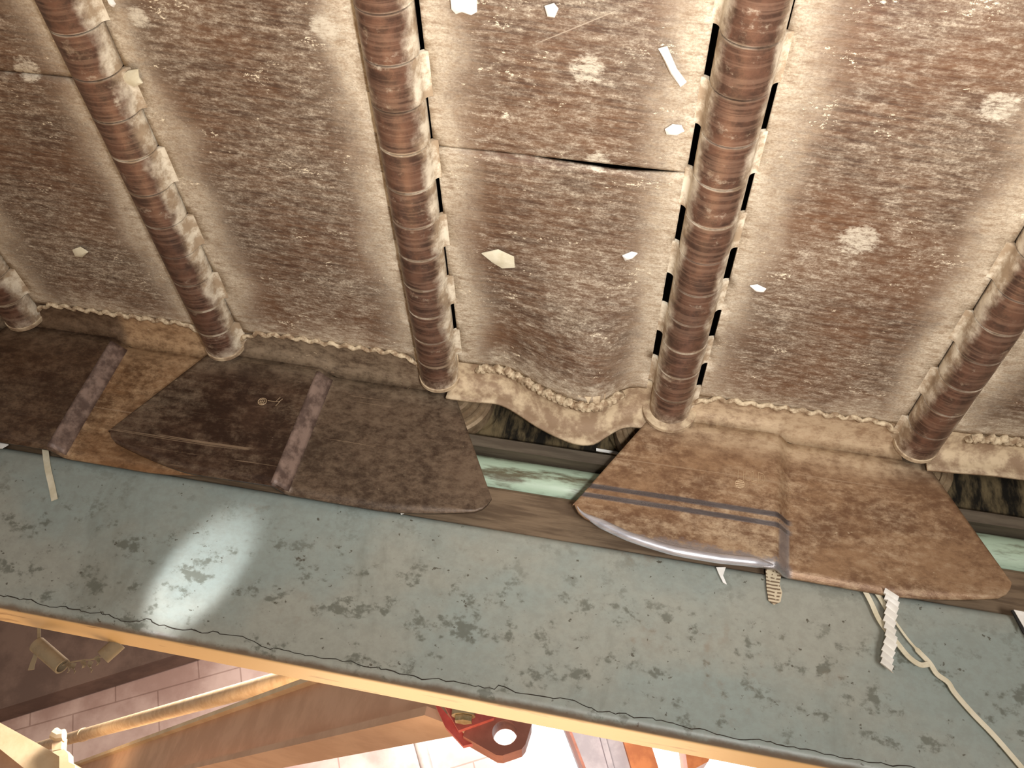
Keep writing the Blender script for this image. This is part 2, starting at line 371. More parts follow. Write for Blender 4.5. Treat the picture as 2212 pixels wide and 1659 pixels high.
def part(name, mb, mat, parent, origin, smooth=35, doubles=False, label=None, porigin=None):
    # origin: the layout-space origin of the thing; the part's own origin is the same point
    me = mb.mesh(name, mat, origin, smooth, doubles) if isinstance(mb, MB) else mb
    o = bpy.data.objects.new(name, me); C.objects.link(o); o.parent = parent
    if label: o['label'] = label
    return o
def solo(name, mb, mat, origin, label, cat, group=None, smooth=35, kind=None):
    me = mb.mesh(name, mat, origin, smooth); o = bpy.data.objects.new(name, me); C.objects.link(o); o.location = W(*origin)
    return tag(o, label, cat, group, kind)

# ------------------------------------------------------------------ the hall
def struct(name, mb, mat): return solo(name, mb, mat, (0, 0, 0), None, None, kind='structure', smooth=0)
FL = -CZ/S
WY = 17.0
m = MB().box(-22, 16, -6, WY+.4, FL-.2, FL); struct('floor', m, MT['hallfloor'])
# far wall with one tall window opening to the right
wl, wr, wb, wt = onY(1128, 1600, WY).x, onY(1128, 1600, WY).x+9.0, 0.2, 5.2
m = MB(); m.box(-22, wl, WY, WY+.4, FL, 8); m.box(wr, 16, WY, WY+.4, FL, 8); m.box(wl, wr, WY, WY+.4, FL, wb); m.box(wl, wr, WY, WY+.4, wt, 8)
struct('wall_back', m, MT['wall'])
m = MB().box(wl, wr, WY+.12, WY+.16, wb, wt); struct('window_1', m, MT['window'])
# dark slab on the left, standing in front of the wall
a = onY(0, 1532, WY-.6); b = onY(420, 1402, WY-.6); c = onY(420, 1300, WY-.6); d = onY(-300, 1250, WY-.6); e = onY(-300, 1625, WY-.6)
m = MB().prism([a, b, c, d, e], (0, .55, 0)); struct('dark_slab', m, MT['slab'])

# ------------------------------------------------------------------ pans
NK = range(-10, 11)                      # knuckles across the belt
YS = Y0 + KN*NK[0]; YE = Y0 + KN*11      # near and far end of the hinge line
R, ZC, RF, TH = .039, -.006, .011, .006
AX = math.sqrt((R+RF)**2 - (ZC+RF)**2)   # where the plate starts to curl
def knuckle_profile():
    out = []
    for i in range(9):                   # concave curl out of the plate
        a0 = PI/2; a1 = math.atan2(ZC+RF, AX)
        a = a0 + (a1-a0)*i/8
        out.append((-AX+RF*math.cos(a), -RF+RF*math.sin(a)))
    a0 = math.atan2(-RF-ZC, -AX)         # then round the pin
    a0 = a0 if a0 < 0 else a0-2*PI
    n = 26
    for i in range(1, n+1):
        a = a0 + (math.radians(150)-a0)*i/n
        out.append((R*math.cos(a), ZC+R*math.sin(a)))
    inn = []
    for i, (x, z) in enumerate(out):
        p, q = out[max(i-1, 0)], out[min(i+1, len(out)-1)]
        tx, tz = q[0]-p[0], q[1]-p[1]; L = math.hypot(tx, tz)
        inn.append((x - tz/L*TH*1.0, z + tx/L*TH*1.0))
    return out + inn[::-1]
KP = knuckle_profile()
KNOM = {}
def knuckle_mesh(side):
    # side -1: belongs to the pan on the left of the hinge; +1: on the right
    if side in KNOM: return KNOM[side]
    m = MB(); g = .0012
    ring = lambda y: [(-side*x if side > 0 else x, y, z) for x, z in KP]
    n = len(KP); h = n//2
    va = ring(g) + ring(KN-g); fs = [(j, (j+1) % n, n+(j+1) % n, n+j) for j in range(n)]
    for base in (0, n):
        for j in range(h-1): fs.append((base+j, base+j+1, base+n-2-j, base+n-1-j))
    m.add(va, fs)
    KNOM[side] = m.mesh('knuckle', MT['knuckle'], (0, 0, 0), 40); return KNOM[side]
GAPS = {2: .052, 1: .041}
def gap(h, k):
    if h == 2: return .042 if k < 0 else (.047 if k < 5 else .052)
    if h == 1: return .0415 if k % 4 else .045
    return .0405
def sag(i, x, y):
    u = x - (X0+i*P)
    t = max(0, min(1, (y-1.06)/.34)); t = t*t*(3-2*t)
    z = .0035*mnoise.noise((x*5, y*5, i*3.1))*min(1, min(u, P-u)/.12)
    win = max(0, min(1, (u-.06)/.08))*max(0, min(1, (P-.06-u)/.08))
    if i == 2:
        q = x+.09; z += -.045*math.exp(-(q/.125)**2)*t*win
        z += .012*math.exp(-((x+.20)/.05)**2)*t*win
    if i == 4: z += .02*t*math.exp(-((u-.2)/.14)**2)*win
    return z
def own(h, k): return -1 if (k+h) % 2 else 1      # which side's pan a knuckle belongs to
def plate_mesh(i, ka, kb, yend=None, lift=lambda u, y: 0.0, nsub=3, ystart=None, notch=None):
    xl, xr = X0+i*P, X0+(i+1)*P
    nx = 22; cols = [xl+AX+(P-2*AX)*j/nx for j in range(nx+1)]
    m = MB()
    for k in range(ka, kb):
        ya, yb = Y0+k*KN, Y0+(k+1)*KN
        if ystart is not None and k == ka: ya = ystart
        if yend is not None and k == kb-1: yb = yend
        xs = list(cols)
        if own(i, k) == -1: xs = [xl+gap(i, k)] + xs
        if own(i+1, k) == 1: xs = xs + [xr-gap(i+1, k)]
        for s in range(nsub):
            y0, y1 = ya+(yb-ya)*s/nsub, ya+(yb-ya)*(s+1)/nsub
            vv = []
            for y in (y0, y1):
                for x in xs:
                    yy = y + (notch(x-xl) if notch and k == ka and s == 0 and y == y0 else 0)
                    vv.append((x, yy, 1+sag(i, x, yy)+lift(x-xl, yy)))
            n = len(xs); m.add(vv, [(j, j+1, n+j+1, n+j) for j in range(n-1)])
    return m
def add_solid(o, th):
    md = o.modifiers.new('thickness', 'SOLIDIFY'); md.thickness = th*S; md.offset = -1; md.use_even_offset = False
def flip_down(me):
    # the seen face looks down
    bm = bmesh.new(); bm.from_mesh(me)
    for f in bm.faces:
        if f.normal.z > 0: f.normal_flip()
    bm.to_mesh(me); bm.free()

def face_front(me):
    # seen faces look towards the aisle and down
    bm = bmesh.new(); bm.from_mesh(me)
    for f in bm.faces:
        if f.normal.dot(Vector((0, -1, -.6))) < 0: f.normal_flip()
    bm.to_mesh(me); bm.free()
# fan shaped wing: outline as two curves over u
def z_top(u):
    a = abs(u); return -.020 if a < .262 else -.020-(a-.262)/(.385-.262)*.222
def z_bot(u):
    a = abs(u)
    z = -.303 + .027*max(0, (a-.17)/.185)**1.6
    if u < 0: z += .012*max(0, (a-.2)/.18)
    if a > .357:
        t = (a-.357)/.028; z = z + (1-math.sqrt(max(0, 1-t*t)))*.034
    return z
JO = .026
def jog(u):
    t = max(0, min(1, (u+.023)/.032)); t = t*t*(3-2*t); return JO*t
YW = 1.404
def build_wing(i, par, org, mat, worn=False):
    xc = X0+(i+.5)*P + (-.014 if i == 1 else .017 if i == 3 else 0)
    m = MB()
    us = sorted(set([round(-.385+.77*j/60, 5) for j in range(61)] + [-.3835, .3835, -.3815, .3815, -.379, .379, -.03, -.022, -.016, -.01, -.004, .002, .008, .014]))
    NV = 14; grid = []
    for u in us:
        col = []
        zt, zb = z_top(u), z_bot(u)
        if zb > zt: zb = zt-.0005
        if worn and u < -.02: zb -= .008*max(0, min(1, (-u-.02)/.1))*max(0, min(1, (.36+u)/.08))
        for v in range(NV+1):
            z = zt+(zb-zt)*v/NV
            y = YW + jog(u)
            bow = .010*mnoise.noise((u*4+i*7, z*4, .3))*abs(z)/.3
            if worn and u < -.01: bow -= .016*max(0, (-z-.255)/.05)**2*max(0, min(1, (-u-.01)/.05))
            col.append((xc+u, y+bow*.5, 1+z))
        grid.append(col)
    n = NV+1; vv = [p for c in grid for p in c]
    m.add(vv, [(a*n+b, a*n+b+1, (a+1)*n+b+1, (a+1)*n+b) for a in range(len(us)-1) for b in range(NV)])
    # bent top flange reaching back under the pan
    rows = [(1.325, .004, .185), (1.352, .003, .205), (1.378, -.001, .235), (1.394, -.008, .254), (YW, -.020, .262)]
    uu = [-1+2*j/40 for j in range(41)]; fl = []
    for yy, zz, hw in rows:
        for t in uu:
            u = t*hw; tt = max(0, (yy-1.352)/(YW-1.352))
            sg = sag(i, xc+u, 1.40)*(1 if yy < 1.36 else .5)
            fl.append((xc+u, yy + jog(u)*tt, 1+zz+(sg if yy < YW else 0)))
    k = len(uu); m.add(fl, [(a*k+b, a*k+b+1, (a+1)*k+b+1, (a+1)*k+b) for a in range(len(rows)-1) for b in range(k-1)])
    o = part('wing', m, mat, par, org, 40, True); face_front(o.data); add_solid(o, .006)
    # strip on the crank, coloured paler to imitate the light it catches
    m = MB(); pts = []
    if i != 2:
        for v in range(25):
            z = -.03-.268*v/24
            pts.append([(xc+u, YW+jog(u)-.0012+.005*mnoise.noise((u*4+i*7, z*4, .3))*abs(z)/.3, 1+z) for u in (-.025, -.019, -.013, -.007, -.001, .005)])
        n = 6; m.add([p for r in pts for p in r], [(a*n+b, a*n+b+1, (a+1)*n+b+1, (a+1)*n+b) for a in range(24) for b in range(n-1)])
        q = part('crank_face', m, MT['crank_lit'], o, org, 40, True, label='paler cranked strip, coloured as if lit'); face_front(q.data); add_solid(q, .0008)
    # weld bead where the flange meets the pan
    path = []; rr = []
    for j in range(91):
        t = -1+2*j/90; u = t*.2
        y = 1.342 + .004*math.sin(j*.9) + (.03*max(0, abs(t)-.75)/.25 if abs(t) > .75 else 0)
        path.append((xc+u, y, 1-.003+sag(i, xc+u, y))); rr.append(.0048*(1+.18*math.sin(j*1.9)+.4*mnoise.noise((j*.21, i, 0)))*(1 if abs(t) < .95 else .6))
    m = MB().tube(path, lambda j: rr[j], 8); part('weld_bead', m, MT['weld'], o, org, 60)
    if worn:      # bright rolled lower rim
        path = []
        for j in range(50):
            u = -.378+.352*j/49; z = z_bot(u)
            zz = z - .008*max(0, min(1, (-u-.02)/.1))*max(0, min(1, (.36+u)/.08))
            bw = -.016*max(0, (-zz-.255)/.05)**2*max(0, min(1, (-u-.01)/.05))*.5
            path.append((xc+u, YW+bw+.001, 1+zz+.006))
        m = MB().tube(path, lambda j: .0088*min(1, (j+1)/8, (51-j)/6), 12)
        part('worn_rim', m, MT['steel'], o, org, 60, label='bright polished lower rim')
    return o, xc

def stamp(o, org, x, z, y, mirror):
    # scribed globe emblem with tall outlined letters beside it
    r = .0085; m = MB(); t = .0006; yy = y-.0012
    ring = lambda rx, rz, cx=0, n=24, a0=0, a1=2*PI: [(x+cx+rx*math.cos(a0+(a1-a0)*j/n), yy, z+rz*math.sin(a0+(a1-a0)*j/n)) for j in range(n+1)]
    m.tube(ring(r, r), t, 5); m.tube(ring(r*.45, r), t*.8, 5)
    for q in (-.5, 0, .5):
        hw = r*math.sqrt(1-q*q); m.tube([(x-hw, yy, z+q*r), (x+hw, yy, z+q*r)], t*.8, 5)
    m.tube([(x, yy, z-r), (x, yy, z+r)], t*.8, 5)
    part('stamped_emblem', m, MT['stamp'], o, org, 0)
    m = MB(); h = .022; zb = z+.009
    if not mirror:
        L = lambda *p: m.tube([(x+a, yy, zb+b) for a, b in p], t*.7, 5)
        L((-.004, .002), (-.004, h)); L((.006, 0), (.006, h*.9)); 
        L((.010, .003), (.010, h*.85), (.014, h), (.018, h*.85), (.018, .003), (.014, 0), (.010, .003))
        L((.021, 0), (.021, h)); L((.021, h), (.0235, h), (.0235, .003), (.030, .003), (.030, 0), (.021, 0))
        L((.033, 0), (.033, h), (.040, h*.95), (.044, h*.75), (.044, h*.25), (.040, 0), (.033, 0)); L((.036, .003), (.036, h*.8), (.041, h*.7), (.041, h*.2), (.036, .003))
    else:
        L = lambda *p: m.tube([(x+a, yy, z+b) for a, b in p], t*.7, 5)
        L((.010, .004), (.026, .0045), (.034, .006), (.038, .013)); L((.027, .005), (.032, .016)); L((.035, .006), (.030, -.006))
    part('stamped_lettering', m, MT['stamp'], o, org, 0)

INFO = {
 -2: ('brown pan mostly cut off at the left end of the belt', 'dark', True),
 -1: ('brown pan with a level seam, left of the leftmost full hinge', 'ochre', True),
  0: ('brown unseamed pan with a dark fan wing bearing a small globe stamp', 'dark', True),
  1: None}
PANS = {
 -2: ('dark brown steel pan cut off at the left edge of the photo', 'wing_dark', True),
 -1: ('brown steel pan with a cross seam, left of the slanting hinge, wing half hidden', 'wing_ochre', True),
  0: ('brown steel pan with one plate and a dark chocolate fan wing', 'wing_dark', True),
  1: ('brown steel pan with an open gaping seam, sagging far edge and no wing', None, False),
  2: ('wide brown steel pan with a rusty tan fan wing and bright worn rim', 'wing_tan', True),
  3: ('brown steel pan at the right edge, wingless with a mottled end flange', None, False),
  4: ('brown steel pan beyond the right edge of the photo', None, False)}
# pan j lies between hinge j and j+1; hinges 0..3 are the four seen in full
def sagi(j): return {1: 2, 3: 4}.get(j, j+20)
_s = sag
def sag(i, x, y):
    u = x-(X0+i*P)
    t = max(0, min(1, (y-1.02)/.38)); t = t*t*(3-2*t)
    win = max(0, min(1, (u-.06)/.08))*max(0, min(1, (P-.06-u)/.08)); win = win*win*(3-2*win)
    z = .004*mnoise.noise((x*5, y*5, i*3.1))*win
    if i == 1:
        z += -.048*math.exp(-((x+.09)/.12)**2)*t*win + .014*math.exp(-((x+.24)/.06)**2)*t*win
        z += -.010*math.exp(-((x+.06)/.05)**2)*max(0, min(1, (y-.9)/.4))*win
    if i == 3: z += .012*t*math.exp(-((u-.22)/.14)**2)*win
    return z
def build_pan(j):
    label, wmat, wing = PANS[j]
    org = (X0+j*P, 0.6, 1.0); root = thing('conveyor_pan', org, label, 'conveyor pan', 'hinged pans of the conveyor belt')
    yend = 1.345
    def put_plate(name, ka, kb, ye, lift=lambda u, y: 0, ys=None, notch=None):
        m = plate_mesh(j, ka, kb, ye, lift, 3, ys, notch); o = part(name, m, MT['pan'], root, org, 30, True)
        flip_down(o.data); add_solid(o, .007); return o
    if j in (1, -1, 3):       # made of two plates: the seam gapes on the worn one
        ks = {1: 3, -1: 2, 3: 4}[j]; seam = Y0+KN*ks + {1: .012, -1: .03, 3: 0}[j]
        def lift_near(u, y):
            t = max(0, 1-(seam-y)/.14)
            return .001*t*t
        def lift_far(u, y):
            t = max(0, 1-(y-seam)/.16); o = -.002*t
            if j == 1: o += .003*t*t*math.exp(-((u-.29)/.09)**2)
            return o
        put_plate('near_plate', NK[0], ks+1, seam, lift_near)
        put_plate('far_plate', ks, 11, yend, lift_far, seam+.0015, (lambda u: .0085*max(0, 1-((u-.30)/.115)**2)*(1+.5*mnoise.noise((u*11, 0, 0)))) if j == 1 else None)
    else:
        put_plate('plate', NK[0], 11, yend)
    for side, h in ((1, j), (-1, j+1)):
        for k in NK:
            if own(h, k) == side:
                o = bpy.data.objects.new('knuckle', knuckle_mesh(side)); C.objects.link(o); o.parent = root
                o.location = ((X0+h*P-org[0])*S, (Y0+k*KN-org[1])*S, 0)
    if wing:
        wo, xc = build_wing(j, root, org, MT[wmat], j == 2)
        if j == 2: q = onY(1598, 1046, YW); stamp(wo, org, q.x, q.z, YW, False)
        if j == 0: q = onY(567, 868, YW); stamp(wo, org, q.x, q.z, YW, True)
    else:
        # plain bent end flange left where the wing has gone
        rows = [(1.325, .004), (1.35, .002), (1.380, -.003), (1.396, -.010), (1.404, -.022), (1.405, -.036), (1.403, -.050)]
        m = MB(); xs = [X0+j*P+.022+(P-.044)*t/44 for t in range(45)]; vv = []
        for yy, zz in rows:
            for x in xs:
                s = sag(j, x, 1.38)
                hs = 1+.15*mnoise.noise((x*7, j, 2))
                vv.append((x, yy + .005*mnoise.noise((x*6, j, .5)), 1+s+zz*hs))
        n = len(xs); m.add(vv, [(a*n+b, a*n+b+1, (a+1)*n+b+1, (a+1)*n+b) for a in range(len(rows)-1) for b in range(n-1)])
        fo = part('end_flange', m, MT['flange'], root, org, 50, True); face_front(fo.data); add_solid(fo, .006)
        path = []; rr = []
        for q in range(121):
            t = q/120; x = X0+j*P+.08+(P-.17)*t; y = 1.352+.004*math.sin(q*.7)
            path.append((x, y, 1-.004+sag(j, x, 1.36))); rr.append(.0085*(1+.2*math.sin(q*2.1)+.3*mnoise.noise((q*.13, 0, 0))))
        part('weld_bead', MB().tube(path, lambda q: rr[q], 8), MT['weld'], root, org, 60)
    return root
for j in PANS: build_pan(j)

# ------------------------------------------------------------------ hinge pins, rollers, chain
PINL = {-1: 'hinge pin of the hinge cut off at the left edge', 0: 'hinge pin of the leftmost full hinge, slanting most to the left',
        1: 'hinge pin of the hinge left of the gaping seam', 2: 'hinge pin of the hinge with open slots, wide dished end collar',
        3: 'hinge pin of the short slanting hinge at the right edge', 4: 'hinge pin beyond the right edge'}
for h in range(-1, 5):
    xh = X0+h*P; org = (xh, YS, 1+ZC)
    root = thing('hinge_pin', org, PINL[h], 'hinge pin', 'pins of the belt hinges')
    part('pin', MB().tube([(xh, YS-.02, 1+ZC), (xh, 1.58, 1+ZC)], .019, 20), MT['rail'], root, org)
    rc = .052 if h == 2 else .041
    prof = [(.020, 0), (rc*.8, 0), (rc, .004), (rc, .012), (rc*.9, .016), (.020, .016)]
    m = MB().lathe(prof, (xh, YE-.006 + (.004 if h == 2 else 0), 1+ZC), m=40)
    part('end_collar', m, MT['flange'], root, org, 30)
ROLL = {0: 'dusty grooved roller behind the left dark wing', 1: 'dusty grooved roller at the left of the gap between the wings',
        2: 'dusty grooved roller at the right of the gap, half behind the tan wing', 3: 'roller hidden behind the right half of the tan wing', -1: 'roller hidden behind the leftmost wing', 4: 'roller beyond the right edge of the photo'}
for h in range(-1, 5):
    xh = X0+h*P; c = (xh, 1.475, 1.012); r = .102
    root = thing('chain_roller', c, ROLL[h], 'roller', 'conveyor chain rollers')
    prof = [(.06, .0), (.066, -.002), (.068, .003), (.078, .003), (.080, -.001), (.088, -.001), (.09, .003), (.096, .002), (r, .006), (r, .036), (.096, .042), (.06, .042)]
    part('rim', MB().lathe(prof, c, m=64), MT['wheel'], root, c, 25)
    part('hub', MB().lathe([(.022, -.004), (.050, -.004), (.062, .004), (.062, .040), (.03, .046)], c, m=40), MT['wheel'], root, c, 30)
LNK = {-1: 'chain link behind the left wings', 0: 'chain link behind the dark chocolate wing', 1: 'grease-streaked chain link seen in the gap between the wings',
       2: 'chain link behind the tan wing', 3: 'black greasy chain link at the right edge of the photo'}
for h in range(-1, 4):
    xa, xb = X0+h*P-.06, X0+(h+1)*P+.06; yl = 1.522+(.012 if h % 2 else 0); org = ((xa+xb)/2, yl, 1.0)
    pts = []
    for cx, s in ((xa, -1), (xb, 1)):
        for q in range(9):
            a = PI/2+PI*q/8 if s < 0 else -PI/2+PI*q/8
            pts.append((cx+.052*math.cos(a), yl, 1.012+.052*math.sin(a)))
    m = MB().prism(pts, (0, .009, 0)); o = solo('chain_link', m, MT['chain'], org, LNK[h], 'chain link', 'side links of the conveyor chain')

# ------------------------------------------------------------------ side rail and channel beam
XL, XR = -2.6, 2.2
m = MB().extrudeX([(1.462, .887), (1.460, .910), (1.464, .914), (1.53, .914), (1.53, .887)], XL, XR)
solo('roller_rail', m, MT['rail'], (0, 1.48, .9), 'flat dull rail strip under the chain rollers', 'rail', smooth=30)
m = MB().tube([(XL, 1.512, .848), (XR, 1.512, .848)], .0415, 40)
solo('support_tube', m, MT['green'], (0, 1.512, .848), 'pale green chipped round tube just below the roller rail', 'tube')
m = MB().extrudeX([(1.474, .690), (1.470, .800), (1.474, .8065), (1.50, .8065), (1.50, .690)], XL, XR)
solo('base_angle', m, MT['brownrail'], (0, 1.48, .75), 'brown grimy flat bar between the green tube and grey beam', 'bar', smooth=25)
# channel: web towards us, legs pointing away
def arc(cy, cz, r, a0, a1, n=8): return [(cy+r*math.cos(a0+(a1-a0)*i/n), cz+r*math.sin(a0+(a1-a0)*i/n)) for i in range(n+1)]
yb, zt, zb, rb = 1.45, .713, .399, .018; t = .014
prof = [(1.535, zb)] + arc(yb+rb, zb+rb, rb, 1.5*PI, PI) + arc(yb+rb, zt-rb, rb, PI, .5*PI) + [(1.535, zt), (1.535, zt-t), (yb+t, zt-t), (yb+t, zb+t), (1.535, zb+t)]
org = (0, yb, .55)
beam = thing('channel_beam', org, 'long grey-green stained steel channel beam with a yellow-lit underside', 'beam')
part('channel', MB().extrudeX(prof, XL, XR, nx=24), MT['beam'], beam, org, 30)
random.seed(4)
path = []; x = XL; z = .419
while x < XR:
    path.append((x, yb-.0002, z)); x += random.uniform(.004, .014)
    z += random.uniform(-.0028, .0028) + (.419-z)*.25
    if random.random() < .025: z += .006
part('paint_crack', MB().tube(path, lambda i: .0011*(.6+.6*abs(mnoise.noise((i*.2, 0, 0)))), 5), MT['crack'], beam, org, 0, label='thin jagged dark crack in the paint')
m = MB().box(XL, XR, 1.60, 1.615, .80, 1.30)  # added dark sheet, stops the hall showing through behind the rail
solo('back_blocker', m, MT['dark'], (0, 1.6, 1.0), 'dark added sheet behind the chain and rollers, hiding the background', 'plate')
m = MB().box(XL, XR, -.3, 1.60, 1.30, 1.315)  # added dark sheet, keeps sky light out of the hinge slots
solo('top_blocker', m, MT['dark'], (0, .6, 1.3), 'dark added sheet above the belt, blocking light through the hinge slots', 'plate')

# ------------------------------------------------------------------ scraps caught in the conveyor
def strip(pts, wd, n=6, th=.0012, tw=0.0, facing=(0, 1, 0)):
    # flat ribbon along a path; its width lies across the path, seen from the front
    P2 = []
    pts = [Vector(p) for p in pts]
    for i in range(len(pts)-1):
        a, b = pts[max(i-1, 0)], pts[i]; c, d = pts[i+1], pts[min(i+2, len(pts)-1)]
        for k in range(n):
            t = k/n; P2.append(.5*((2*b)+(c-a)*t+(2*a-5*b+4*c-d)*t*t+(-a+3*b-3*c+d)*t**3))
    P2.append(pts[-1]); N = len(P2); fr = []
    for i in range(N):
        tt = (P2[min(i+1, N-1)]-P2[max(i-1, 0)]).normalized(); a = tt.cross(Vector(facing)).normalized()
        ang = tw*i/N; b = a.cross(tt); fr.append(a*math.cos(ang)+b*math.sin(ang))
    wf = wd if callable(wd) else (lambda f: wd)
    return MB().sweep(P2, lambda i: [(-wf(i/N)/2, -th/2), (wf(i/N)/2, -th/2), (wf(i/N)/2, th/2), (-wf(i/N)/2, th/2)], fr)
def px(l, Y): return [onY(a, b, Y) for a, b in l]
YB = 1.446
p = px([(97, 965), (103, 1010), (112, 1050), (118, 1080)], YB)
solo('paper_strip', strip(p, .012), MT['ribbon'], p[0], 'narrow cream strip hanging under the leftmost wing', 'paper strip')
p = px([(0, 956), (10, 955), (18, 960), (4, 968), (-12, 968)], 1.43)
solo('paper_scrap', MB().prism(p, (0, .002, 0)), MT['paper'], p[0], 'tiny white scrap at the left edge under the wing', 'paper scrap')
p = px([(858, 1092), (900, 1092), (888, 1103), (866, 1111)], 1.442); o3 = p[0]
r_ = thing('printed_scrap', o3, 'small white scrap with a blue print patch below the dark wing', 'paper scrap')
part('paper', MB().prism(p, (0, .002, 0)), MT['paper'], r_, o3, 0)
q = px([(884, 1093), (900, 1093), (893, 1099)], 1.4412); part('print', MB().prism(q, (0, .0006, 0)), MT['blueprint'], r_, o3, 0, label='blue print patch')
p = px([(1547, 1225), (1568, 1225), (1562, 1243), (1570, 1262), (1562, 1258), (1553, 1240)], 1.44)
solo('plastic_shred', MB().prism(p, (0, .002, 0)), MT['paper'], p[0], 'ragged pale shred under the bright worn rim', 'scrap')
p = px([(1654, 1230), (1690, 1230), (1684, 1262), (1690, 1280), (1686, 1300), (1672, 1306), (1660, 1296), (1656, 1270)], 1.44)
solo('newspaper_scrap', MB().prism(p, (0, .002, 0)), MT['news'], p[0], 'torn newsprint tongue hanging under the crank of the tan wing', 'newspaper')
# pleated paper strip: saw-toothed zigzag
L = px([(1925, 1282), (1928, 1310), (1921, 1345), (1926, 1380), (1917, 1415), (1916, 1446)], 1.425)
m = MB(); N = 22; vv = []
for i in range(N+1):
    t = i/N*(len(L)-1); a = min(int(t), len(L)-2); c = L[a].lerp(L[a+1], t-a)
    dy = .006 if i % 2 else -.006; hw = .0085*(1.3 if i < 4 else 1)
    vv += [c+Vector((-hw, dy, .006)), c+Vector((hw, dy, -.006)), c+Vector((hw, dy+.002, -.006)), c+Vector((-hw, dy+.002, .006))]
fs = [(i*4+j, i*4+(j+1) % 4, i*4+4+(j+1) % 4, i*4+4+j) for i in range(N) for j in range(4)] + [(3, 2, 1, 0), tuple(N*4+j for j in range(4))]
m.add(vv, fs); solo('pleated_strip', m, MT['paper'], L[0], 'white zigzag pleated paper strip hanging under the tan wing', 'paper strip', smooth=0)
p = px([(1860, 1262), (1880, 1298), (1897, 1335), (1915, 1362), (1935, 1385), (1962, 1418), (1988, 1436), (2008, 1434)], 1.437)
solo('strap', strip(p, lambda f: .0085), MT['ribbon'], p[0], 'short cream strap curving behind the pleated strip', 'strap', 'cream plastic straps')
p = px([(1882, 1264), (1900, 1290), (1917, 1318), (1940, 1352), (1962, 1382), (1985, 1408), (2008, 1432), (2024, 1456), (2048, 1474), (2062, 1496), (2100, 1540), (2150, 1592), (2212, 1664), (2240, 1698)], 1.441)
solo('strap', strip(p, lambda f: .0085 if f < .18 or f > .36 else .004), MT['ribbon'], p[0], 'long cream strap trailing down to the lower right corner', 'strap', 'cream plastic straps')
p = px([(2190, 1317), (2225, 1324), (2235, 1395), (2212, 1355)], 1.43); o4 = p[0]
r_ = thing('card_scrap', o4, 'white card corner with a black edge at the right edge of the photo', 'card')
part('card', MB().prism(p, (0, .002, 0)), MT['paper'], r_, o4, 0)
q = px([(2185, 1318), (2190, 1317), (2212, 1356), (2212, 1370)], 1.431); part('edge', MB().prism(q, (0, .003, 0)), MT['blackedge'], r_, o4, 0, label='black edge')
p = px([(1288, 968), (1336, 976), (1336, 981), (1288, 973)], 1.516)  # bright see-through gap to the background, made as a white sliver
solo('bright_gap', MB().prism(p, (0, .003, 0)), MT['paper'], p[0], 'white sliver standing for a bright gap beside the right roller', 'bright gap')
# flakes stuck to the belt underside
def flake(pts, label, name='paper_flake', mat='paper', bend=.004):
    q = [onZ(a, b, .992) for a, b in pts]; c = sum(q, Vector())/len(q)
    m = MB(); n = len(q); vv = []
    for dz in (0, .002):
        vv += [c+(p-c)*.5+Vector((0, 0, dz-bend)) for p in q] + [p+Vector((0, 0, dz)) for p in q] + [c+Vector((0, 0, dz-bend*1.2))]
    k = 2*n+1
    for s in (0, k):
        for i in range(n):
            j = (i+1) % n; m_ = [(s+2*n, s+i, s+j), (s+i, s+n+i, s+n+j, s+j)]
            m.f += m_ if s == 0 else [tuple(reversed(f)) for f in m_]
    m.f += [(n+i, n+(i+1) % n, k+n+(i+1) % n, k+n+i) for i in range(n)]
    m.v = vv
    return solo(name, m, MT[mat], c, label, 'paper flake', 'scraps stuck to the belt', smooth=40)
flake([(972, -14), (1030, -12), (1030, 26), (1018, 33), (998, 27), (985, 31), (975, 20)], 'white square paper scrap at the top edge, right of a hinge')
flake([(1422, 106), (1441, 101), (1462, 150), (1483, 178), (1470, 188), (1448, 160)], 'long white slanting paper strip left of the slotted hinge')
flake([(1436, 280), (1452, 270), (1472, 272), (1478, 284), (1462, 293), (1440, 291)], 'round white flake below the slanting strip')
flake([(258, 168), (276, 153), (298, 150), (300, 168), (308, 180), (290, 188), (268, 178)], 'cream lump stuck beside the leftmost full hinge', mat='ribbon')
flake([(230, -8), (238, -8), (249, 10), (246, 16), (235, 6)], 'small white scrap at the top edge by the leftmost full hinge')
flake([(1176, 14), (1196, 8), (1206, 20), (1198, 38), (1182, 36)], 'white splat at the top edge between two hinges')
flake([(1620, 618), (1636, 616), (1655, 625), (1650, 631), (1630, 629)], 'small white flake right of the slotted hinge')
flake([(1344, 553), (1364, 545), (1377, 548), (1368, 558), (1350, 563)], 'white flake left of the slotted hinge, below the gaping seam')
flake([(156, 540), (172, 534), (190, 545), (178, 556), (162, 554)], 'cream flake on the dark pan at left', mat='ribbon')
flake([(1040, 548), (1075, 540), (1110, 556), (1112, 578), (1085, 580), (1062, 566)], 'cream dusty patch of paper below the seam, right of a hinge', mat='ribbon', bend=.002)
flake([(332, 362), (344, 364), (358, 372), (352, 378), (336, 376)], 'tiny cream flake on the side of the leftmost full hinge', mat='ribbon')
flake([(868, 512), (878, 508), (892, 530), (884, 545), (872, 535)], 'white scrap wedged beside the hinge at centre left')

